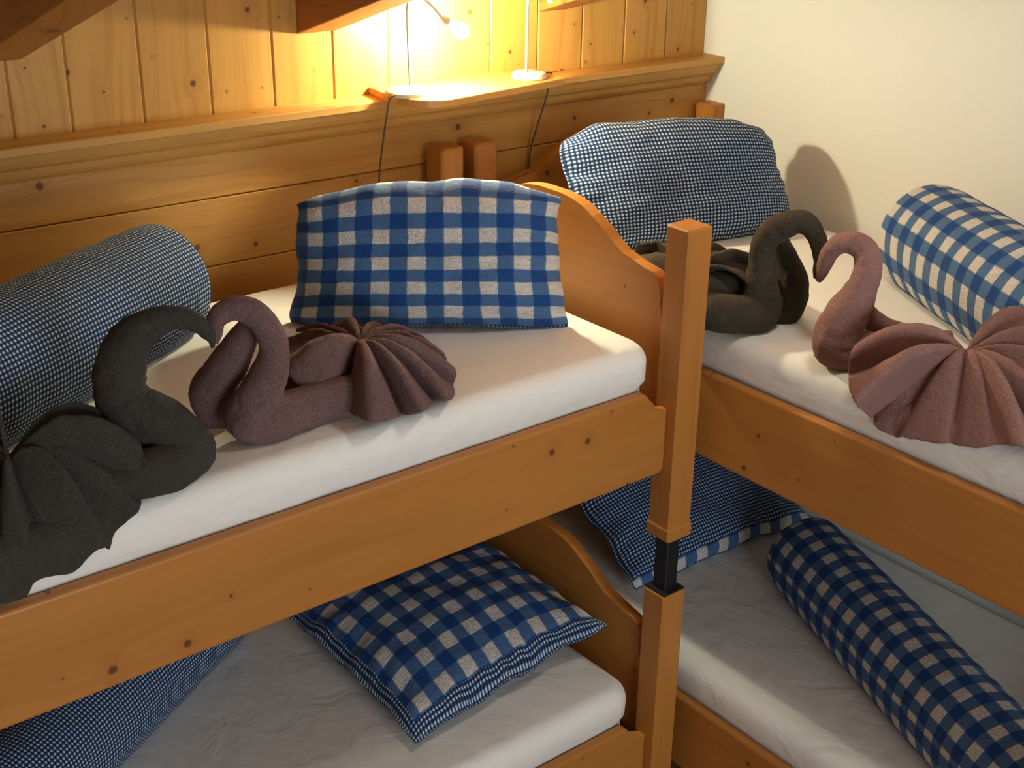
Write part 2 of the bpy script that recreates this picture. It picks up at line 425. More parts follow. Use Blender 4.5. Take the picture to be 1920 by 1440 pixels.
# ------------------------------------------------------------------ bunk beds
HB = [(0.075, 0.14), (0.075, 0.475), (0.085, 0.513), (0.096, 0.543), (0.098, 0.613), (0.105, 0.637), (0.124, 0.645), (0.160, 0.648), (0.200, 0.652),
      (0.230, 0.664), (0.265, 0.683), (0.297, 0.705), (0.335, 0.728), (0.375, 0.743), (0.410, 0.752), (0.450, 0.757)]
def bunk(name_org, rot, W, f, mat_len, mat_wid, label):
    root = thing('bunk_bed', label, 'bunk bed', (name_org[0], name_org[1], 0), rot, 'bunk beds')
    for z0, first in ((0.0, True), (Z_UP, False)):
        for l in (0.0, LEN - P):
            for w in (0.0, W - P):
                bm = bmesh.new(); lay = bm.verts.layers.float.new('pid')
                c = [(l, w), (l + P, w), (l + P, w + P), (l, w + P)]
                b = 0.006
                lo = z0
                # square post, chamfered head, slightly flared foot
                rings = []
                for zz, k in ((lo, 0.0005), (lo + 0.004, -0.003), (lo + 0.030, -0.003), (lo + 0.036, 0.0), (lo + POST_H - 0.005, 0.0), (lo + POST_H, 0.005)):
                    x0, x1, y0, y1 = l + k, l + P - k, w + k, w + P - k
                    ring = [(x0 + b, y0), (x1 - b, y0), (x1, y0 + b), (x1, y1 - b), (x1 - b, y1), (x0 + b, y1), (x0, y1 - b), (x0, y0 + b)]
                    rings.append([bm.verts.new(f(p, q, zz)) for p, q in ring])
                for r0, r1 in zip(rings, rings[1:]):
                    for i in range(8): bm.faces.new((r0[i], r0[(i + 1) % 8], r1[(i + 1) % 8], r1[i]))
                bm.faces.new(rings[0]); bm.faces.new(rings[-1][::-1])
                for v in bm.verts: v[lay] = 0.37 * l + 0.91 * w + z0
                bm_obj('post', bm, [M_post], root)
                if first:
                    bm = bmesh.new(); m = P / 2; h = 0.021
                    add_box(bm, l + m - h, l + m + h, w + m - h, w + m + h, POST_H + 0.0005, Z_UP, 0.004, f=f)
                    add_box(bm, l + 0.003, l + P - 0.003, w + 0.003, w + P - 0.003, POST_H + 0.0002, POST_H + 0.004, 0.0, f=f)  # thin black sheet standing for the shade on the lower post's top
                    tag(bm_obj('coupling_pipe', bm, [M_black], root), 'black steel pipe joining the lower post to the upper post, dark shade sheet at its foot')
        prof = HB + [(W - a, b) for a, b in HB[::-1]]
        for nm, l in (('headboard', 0.022), ('footboard', LEN - P + 0.022)):
            bm = bmesh.new()
            add_prism(bm, prof, (l, l + 0.032), lambda a, b, c: f(c, a, b + z0), pid=0.2 + z0, bev=0.006, seg=3)
            bm_obj(nm, bm, [mat_wid], root)
        # side rails with a step cut beside each post
        rb, rt = 0.1796, 0.3975
        a, e = P, LEN - P
        rp = [(a, rb + 0.010), (a, rt - 0.054), (a + 0.030, rt - 0.052), (a + 0.046, rt - 0.046), (a + 0.056, rt - 0.030), (a + 0.064, rt - 0.008), (a + 0.074, rt),
              (e - 0.074, rt), (e - 0.064, rt - 0.008), (e - 0.056, rt - 0.030), (e - 0.046, rt - 0.046), (e - 0.030, rt - 0.052), (e, rt - 0.054), (e, rb + 0.010), (e - 0.012, rb), (a + 0.012, rb)]
        for w in (0.031, W - 0.031 - 0.030):
            bm = bmesh.new()
            add_prism(bm, rp, (w, w + 0.030), lambda p, q, r: f(p, r, q + z0), pid=0.1 + z0 * 0.5 + w, bev=0.007, seg=3)
            bm_obj('side_rail', bm, [mat_len], root)
        bm = bmesh.new()
        k = 0
        l = P + 0.02
        while l < LEN - P - 0.08:
            add_box(bm, l, l + 0.09, 0.062, W - 0.062, z0 + 0.205, z0 + 0.223, 0.003, f=f); l += 0.135
        bm_obj('slat_base', bm, [mat_wid], root)
    return root
fA = lambda l, w, z: (P - l, w, z)
fB = lambda l, w, z: (w, P - l, z)
bunk(A_ORG, A_ROT, WA, fA, M_bx, M_by, 'orange pine bunk bed along the panelled wall, on the left of the corner post')
bunk(B_ORG, B_ROT, WB, fB, M_by, M_bx, 'orange pine bunk bed along the white plaster wall, on the right')

# ------------------------------------------------------------------ mattresses in fitted sheets
def mattress(org, rot, W, f, z0, label, seed):
    l0, l1, w0, w1, zb, zt = P + 0.028, LEN - P - 0.03, 0.0625, W - 0.066, z0 + 0.2235, z0 + 0.505
    r = 0.042
    # section rounded in both directions: rings from the skirt up to the middle of the top
    def ring(ins, z, cr, n=10, m=46, m2=24):
        a0, a1, b0, b1 = l0 + ins, l1 - ins, w0 + ins, w1 - ins
        if z > z0 + 0.41: b0 -= 0.016           # the sheeted edge swells out over the rail
        pts = []
        def arc(cx, cy, t0):
            for k in range(n): 
                t = t0 + (PI / 2) * k / n
                pts.append((cx + cr * math.cos(t), cy + cr * math.sin(t)))
        def line(p, q, k_):
            for k in range(k_): pts.append((p[0] + (q[0] - p[0]) * k / k_, p[1] + (q[1] - p[1]) * k / k_))
        arc(a1 - cr, b1 - cr, 0); line((a1 - cr, b1), (a0 + cr, b1), m)
        arc(a0 + cr, b1 - cr, PI / 2); line((a0, b1 - cr), (a0, b0 + cr), m2)
        arc(a0 + cr, b0 + cr, PI); line((a0 + cr, b0), (a1 - cr, b0), m)
        arc(a1 - cr, b0 + cr, 1.5 * PI); line((a1, b0 + cr), (a1, b1 - cr), m2)
        return [(p, q, z) for p, q in pts]
    rings = [ring(0.004, zb, 0.06), ring(0.0, zb + 0.02, 0.06), ring(-0.001, zb + 0.10, 0.06), ring(0.0, z0 + 0.400, 0.06), ring(0.0, z0 + 0.420, 0.06), ring(0.0, zt - r, 0.06)]
    for k in range(1, 7):
        t = PI / 2 * k / 6
        rings.append(ring(r * (1 - math.cos(t)), zt - r + r * math.sin(t), 0.06 - 0.02 * (1 - math.cos(t))))
    rings.append(ring(0.10, zt + 0.001, 0.02)); rings.append(ring(0.20, zt + 0.0015, 0.02)); rings.append(ring(0.32, zt + 0.0015, 0.02))
    verts, faces = [], []
    n = len(rings[0])
    for i, R_ in enumerate(rings):
        for (p, q, z) in R_:
            v = Vector(f(p, q, z))
            if i in (2, 3, 4, 5, 6, 7, 8):
                d = noise.noise(Vector((p * 5, q * 5, seed + z * 9))) * 0.004 + noise.noise(Vector((p * 17, q * 17, seed + z * 30))) * 0.0022
                c = Vector(f((l0 + l1) / 2, (w0 + w1) / 2, z)); dd = v - c
                # pull gently inwards only
                if abs(p - l0) < 0.08 or abs(p - l1) < 0.08: v.x += 0
                v -= dd.normalized() * abs(d)
            verts.append(v)
    for i in range(len(rings) - 1):
        for k in range(n):
            k2 = (k + 1) % n
            faces.append((i * n + k, i * n + k2, (i + 1) * n + k2, (i + 1) * n + k))
    faces.append(tuple(range(n))[::-1]); faces.append(tuple((len(rings) - 1) * n + k for k in range(n)))
    o = mesh_obj('mattress', verts, faces, [M_sheet], smooth=True)
    fix_normals(o)
    o.location = (org[0], org[1], 0); o.rotation_euler = (0, 0, rot)
    tag(o, label, 'mattress', 'mattresses in white fitted sheets')
    return o
mattress(A_ORG, A_ROT, WA, fA, Z_UP, 'white sheeted mattress on the upper left bunk under two towel swans', 1.0)
mattress(B_ORG, B_ROT, WB, fB, Z_UP, 'white sheeted mattress on the upper right bunk by the plaster wall', 5.0)
mattress(A_ORG, A_ROT, WA, fA, 0.0, 'white sheeted mattress on the lower left bunk under the flat large-check pillow', 9.0)
mattress(B_ORG, B_ROT, WB, fB, 0.0, 'shaded white sheeted mattress on the lower right bunk', 13.0)

# ------------------------------------------------------------------ pillows
def pillow(label, W4, T, repeats, mats, n=56, flip=False, bulge=(0.0, 0.0, 0.0, 0.0), seed=0.0, back_T=None, zmin=None, uv_off=(0.0, 0.0), cat='pillow', group='pillows', pinch=0.035, rep_back=None, rnd=0.0, full=2.6, pw=0.55, top_full=None, border=None, uvs=(1.0, 1.0), seam=True):
    """W4: bottom-left, bottom-right, top-right, top-left corners in the world; T half thickness; front = first material"""
    bl, br, tr, tl = [Vector(p_) for p_ in W4]
    nrm = ((br - bl).cross(tl - bl)).normalized()
    if flip: nrm = -nrm
    base = (bl + br) / 2
    wid = ((br - bl).length + (tr - tl).length) / 2; hei = ((tl - bl).length + (tr - br).length) / 2
    up = ((tl - bl) + (tr - br)).normalized(); rt = ((br - bl) + (tr - tl)).normalized()
    verts, uv, faces, fm = [], [], [], []
    idx = {}
    def pt(i, j, side):
        u, v = i / n, j / n
        a, b = 2 * u - 1, 2 * v - 1
        q = bl * (1 - u) * (1 - v) + br * u * (1 - v) + tr * u * v + tl * (1 - u) * v
        k6 = abs(a) ** 5 * abs(b) ** 5
        q -= (rt * a + up * b) * (rnd * k6)
        # edges draw in between the corners
        q += rt * (-(a)) * pinch * (1 - b * b) * abs(a) + up * (-(b)) * pinch * 0.5 * (1 - a * a) * abs(b)
        q += up * (bulge[0] * (1 - a * a) * max(b, 0) ** 2 - bulge[1] * (1 - a * a) * max(-b, 0) ** 2)
        pf = top_full if (top_full and b > 0) else full
        ea, eb = max(0.0, 1 - abs(a) ** full), max(0.0, 1 - abs(b) ** pf)
        h = (ea ** pw) * (eb ** pw)
        wr = noise.noise(Vector((a * 3 + seed, b * 3, seed))) * 0.009 + noise.noise(Vector((a * 9 + seed, b * 9, seed + 3))) * 0.003
        # radial tucks near the edges
        edge = (1 - min(ea, eb)) ** 2
        ang = math.atan2(b, a)
        wr += 0.006 * math.sin(ang * 26 + 3 * noise.noise(Vector((a * 2, b * 2, seed)))) * edge
        t = T if side > 0 else (back_T if back_T is not None else T)
        q += nrm * side * (t * h + wr * min(1.0, 2.5 * h))
        ed = max(abs(a), abs(b)) ** 4
        q += rt * (0.010 * ed * noise.noise(Vector((a * 3.5, b * 3.5, seed + 7)))) + up * (0.010 * ed * noise.noise(Vector((a * 3.5, b * 3.5, seed + 17))))
        q += nrm * (0.006 * math.sin(11 * (a + b) + seed) * (1 - h))
        if zmin is not None and q.z < zmin: q.z = zmin + 0.004 * (1 if side > 0 else 0)
        return q
    for side in (1, -1):
        for j in range(n + 1):
            for i in range(n + 1):
                if side < 0 and (i in (0, n) or j in (0, n)):
                    idx[(side, i, j)] = None
                idx[(side, i, j)] = len(verts); verts.append(pt(i, j, side))
                # arc length makes the check repeat look even over the bulge
                rp = repeats if side > 0 else (rep_back or repeats)
                uv.append((i / n * rp[0] + uv_off[0], j / n * rp[1] + uv_off[1]))
        for j in range(n):
            for i in range(n):
                k = [idx[(side, i, j)], idx[(side, i + 1, j)], idx[(side, i + 1, j + 1)], idx[(side, i, j + 1)]]
                faces.append(k if (side > 0) != flip else k[::-1])
                mi = 0 if side > 0 else 1
                if side > 0 and border and (i < border[0] * n or i >= n - border[1] * n or j < border[2] * n or j >= n - border[3] * n): mi = 1
                fm.append(mi)
    org = Vector(((bl + br) / 2).to_tuple())
    org.z = min(v.z for v in verts)
    o = mesh_obj('pillow', [v - org for v in verts], faces, mats, loc=org, smooth=True, uv=uv, fmat=fm, uvs=uvs)
    tag(o, label, cat, group)
    if not seam: return o
    # stitched rim where both faces meet
    rim = [pt(i, 0, 1) * 0.5 + pt(i, 0, -1) * 0.5 for i in range(n)] + [pt(n, j, 1) * 0.5 + pt(n, j, -1) * 0.5 for j in range(n)] + \
          [pt(n - i, n, 1) * 0.5 + pt(n - i, n, -1) * 0.5 for i in range(n)] + [pt(0, n - j, 1) * 0.5 + pt(0, n - j, -1) * 0.5 for j in range(n + 1)]
    v2, f2, u2 = tube([(p_.x, p_.y, p_.z, 0.0025) for p_ in rim], 1, 6, closed=False)
    if zmin is not None:
        for p_ in v2: p_.z = max(p_.z, zmin + 0.0005)
    per = 1 / 0.0095
    mesh_obj('rim_seam', [v - org for v in v2], f2, [M_small], o, smooth=True, uv=[(a * per, b * per) for a, b in u2])
    return o

def bolster(label, px, py, z0, ang, R_, s0, s1, mat, pitch, seed=0.0, group='rolled bolsters', open_end=True):
    """a pillow rolled up lengthwise; axis through (px,py), from s0 to s1 along the angle"""
    d = Vector((math.cos(ang), math.sin(ang), 0)); sd = Vector((-d.y, d.x, 0)); up = Vector((0, 0, 1))
    L = abs(s1 - s0); n = 64; sides = 64
    verts, uv, faces = [], [], []
    rows = []
    for i in range(9): rows.append((0.0, math.sin(PI / 2 * i / 8) * 0.95 + 0.0))     # end cap
    for i in range(1, n): rows.append((i / n, None))
    for i in range(9): rows.append((1.0, math.cos(PI / 2 * i / 8) * 0.95))
    o0 = Vector((px, py, z0)) + d * min(s0, s1)
    prev = None
    sacc = 0.0
    for ri, (t, cap) in enumerate(rows):
        cap_off = 0.0
        if cap is not None:
            k = cap / 0.95
            cap_off = (-1 if t == 0 else 1) * 0.014 * math.sqrt(max(0, 1 - k * k))
            rr = R_ * (0.02 + 0.95 * k) if k > 0 else R_ * 0.02
        else:
            e = min(t, 1 - t) * L
            rr = R_ * (0.955 + 0.045 * min(1.0, (e / 0.06)) ** 0.6)
        for k in range(sides + 1):
            a = 2 * PI * k / sides
            q = 1.0
            nz = noise.noise(Vector((t * L * 7 + seed, math.cos(a) * 1.6, math.sin(a) * 1.6))) * 0.022 + noise.noise(Vector((t * L * 24 + seed, math.cos(a) * 2, math.sin(a) * 2))) * 0.010
            r2 = rr * (1 + nz)
            # rests on the sheet: squash underneath
            y = math.sin(a) * r2
            yy = y if y > -0.80 * R_ else -0.80 * R_ + 0.0
            p_ = o0 + d * (t * L + cap_off) + sd * (math.cos(a) * r2 * 1.02) + up * (yy + 0.80 * R_ + (R_ * 0.20 if y > 0 else R_ * 0.20 * (1 + y / R_ / 0.8 if y > -0.8 * R_ else 0)))
            if p_.z < z0 + 0.001: p_.z = z0 + 0.001
            verts.append(p_); uv.append(((t * L + cap_off * 1.6 ) / pitch, a * R_ / pitch))
    m = sides + 1
    for i in range(len(rows) - 1):
        for k in range(sides):
            faces.append((i * m + k, i * m + k + 1, (i + 1) * m + k + 1, (i + 1) * m + k))
    org = o0 + d * (L / 2)
    o = mesh_obj('bolster', [v - org for v in verts], faces, [mat], loc=org, smooth=True, uv=uv)
    fix_normals(o)
    tag(o, label, 'bolster', group)
    # loose edge of the roll, running along the top
    return o
PB = 0.079; PS = 0.0095
# upper left: large check pillow propped across the corner
up1 = 0.345
a0, a1 = AW(-0.640, 0.655, ZM - 0.014), AW(-0.115, 0.243, ZM - 0.014)
b1, b0 = AW(-0.062, 0.345, ZM + 0.294), AW(-0.560, 0.722, ZM + 0.270)
pillow('large blue and white check pillow propped upright on the upper left bunk', (a0, a1, b1, b0), 0.125, (7.9, 5.6), [M_big, M_small], bulge=(0.045, 0.0, 0, 0), seed=1.2, zmin=ZM + 0.002, uv_off=(0.30, 0.25), pinch=0.022, full=3.0, pw=0.55, top_full=8.0, rnd=0.012, seam=False, back_T=0.05, border=(0, 0, 0.02, 0), uvs=(1.0, 8.3))
# upper right: small check pillow against the panelled wall
a0, a1 = BW(0.165, -0.270, ZM - 0.012), BW(0.815, -0.450, ZM - 0.012)
b1, b0 = BW(0.815, -0.300, ZM + 0.280), BW(0.172, -0.118, ZM + 0.298)
pillow('small blue check pillow leaning against the headboard of the upper right bunk', (a0, a1, b1, b0), 0.095, (64, 35), [M_small, M_big], bulge=(0.030, 0.0, 0, 0), seed=4.4, zmin=ZM + 0.002, pinch=0.004, rnd=0.02, full=3.4, top_full=5.0, seam=False, back_T=0.06, uvs=(1.0, 0.12))
# lower left: large check pillow lying flat against the headboard
pillow('large blue and white check pillow lying flat on the lower left bunk', (AW(-0.625, 0.170, ZL + 0.035), AW(0.000, 0.200, ZL + 0.085), AW(0.000, 0.790, ZL + 0.10), AW(-0.610, 0.810, ZL + 0.045)), 0.110, (8.2, 7.4), [M_big, M_small], seed=7.1, zmin=ZL + 0.002, back_T=0.05, uv_off=(0.2, 0.3), pinch=0.02, border=(0.034, 0, 0.040, 0), uvs=(1.0, 8.3))
# lower right: small check pillow in the shade
pillow('dark small blue check pillow in the shade at the head of the lower right bunk', (BW(0.150, -0.560, ZL + 0.020), BW(0.880, -0.585, ZL + 0.020), BW(0.880, -0.130, ZL + 0.240), BW(0.150, -0.130, ZL + 0.260)), 0.075, (70, 46), [M_small, M_big], seed=9.3, zmin=ZL + 0.002, pinch=0.02, border=(0, 0, 0.04, 0), uvs=(1.0, 0.12))
bolster('small blue check bolster lying along the panelled wall on the upper left bunk', -2.0, -0.320, ZM, 0.558, 0.127, -0.62, 0.070, M_small, PS, 1.1)
bolster('large blue and white check bolster by the white wall on the upper right bunk', -0.3, -1.2016, ZM, -2.056 + PI, 0.129, -0.50, 0.170, M_big, PB * 0.92, 3.2)
bolster('small blue check bolster on the lower left bunk, in the bottom left corner', -2.0, -0.271, ZL, 0.575, 0.120, -0.66, 0.20, M_small, PS, 5.7)
bolster('long large blue and white check bolster on the lower right bunk', -0.3, -0.683, ZL, -1.937 + PI, 0.115, -1.33, -0.255, M_big, PB * 0.85, 8.8)

# ------------------------------------------------------------------ towel swans
def fan_mesh(piv, rim, amp, zfloor, rows=30, per=9, seed=0.0, lift=0.012, flare=0.14):
    """accordion-folded towel end: rim points carry +1 on a ridge, -1 in a valley"""
    rp = catmull([tuple(p_) for p_ in rim], per)
    n = len(rp)
    Pv = Vector(piv)
    R_ = [Vector(p_[:3]) for p_ in rp]
    verts, faces = [], []
    for i in range(n):
        k = rp[i][3]
        k = math.copysign(abs(k) ** 0.8, k) if k > 0 else -abs(k) ** 1.3       # broad ridges, narrow valleys
        side = (R_[min(i + 1, n - 1)] - R_[max(i - 1, 0)]); side.z = 0
        for j in range(rows + 1):
            t = j / rows
            q = Pv.lerp(R_[i], 0.03 + 0.97 * t)
            q.z = Pv.z + (R_[i].z - Pv.z) * (t ** 1.25) + lift * math.sin(PI * t)
            env = math.sin(PI * min(1.0, t) ** 0.75) ** 0.8 * (0.55 + 0.45 * t)
            q.z += amp * k * env
            q.z += 0.006 * env * noise.noise(Vector((q.x * 30, q.y * 30, seed))) + 0.003 * noise.noise(Vector((q.x * 70, q.y * 70, seed + 2)))
            out = R_[i] - Pv; out.z = 0
            if out.length > 1e-6: q += out.normalized() * (flare * amp * k * t ** 1.5)
            # slight swirl so the folds are not ruler-straight
            bow = 0.012 * math.sin(PI * t) * noise.noise(Vector((i * 0.06, seed, 4)))
            if side.length > 1e-6: q += side.normalized() * bow
            fl = zfloor(q.x, q.y) + 0.007
            if q.z < fl: q.z = fl
            verts.append(q)
    m = rows + 1
    for i in range(n - 1):
        for j in range(rows):
            faces.append((i * m + j, i * m + j + 1, (i + 1) * m + j + 1, (i + 1) * m + j))
    return verts, faces

def swan(label, base, neck, arms, fan, mat, amp, seed, zfloor, fold=0.10, arm_fold=0.10, lift=0.012, flare=0.14):
    root = thing('towel_swan', label, 'towel swan', base, 0.0, 'towel swans')
    b = Vector(base)
    v, f, u = tube(neck, 9, 44, 0.085, fold, seed, ZM + 0.002, turns=1.3)
    o = mesh_obj('body', [p_ - b for p_ in v], f, [mat], root, smooth=True); fix_normals(o)
    for ai, arm in enumerate(arms):
        v, f, u = tube(arm, 8, 34, 0.08, arm_fold, seed + 0.4 + ai, ZM + 0.002, turns=0.6)
        o = mesh_obj('folded_wing', [p_ - b for p_ in v], f, [mat], root, smooth=True); fix_normals(o)
    v, f = fan_mesh(fan[0], fan[1], amp, zfloor, seed=seed, lift=lift, flare=flare)
    o = mesh_obj('tail_fan', [p_ - b for p_ in v], f, [mat], root, smooth=True); fix_normals(o)
    so = o.modifiers.new('thick', 'SOLIDIFY'); so.thickness = 0.008; so.offset = 0.0
    sb = o.modifiers.new('soft', 'SUBSURF'); sb.levels = 1; sb.render_levels = 1
    return root
def inv(org, rot, x, y):
    c, s = math.cos(rot), math.sin(rot); dx, dy = x - org[0], y - org[1]
    return (c * dx + s * dy, -s * dx + c * dy)
def floorA(x, y):
    lx, ly = inv(A_ORG, A_ROT, x, y)
    if ly >= 0.089: return ZM
    if ly <= 0.0462: return 1.330
    k = (0.0885 - ly) / 0.042
    return ZM - 0.042 * (1 - math.sqrt(max(0.0, 1 - min(1, k) ** 2)))
def floorB(x, y):
    lx, ly = inv(B_ORG, B_ROT, x, y)
    if lx >= 0.089: return ZM
    if lx <= 0.0462: return 1.330
    k = (0.0885 - lx) / 0.042
    return ZM - 0.042 * (1 - math.sqrt(max(0.0, 1 - min(1, k) ** 2)))
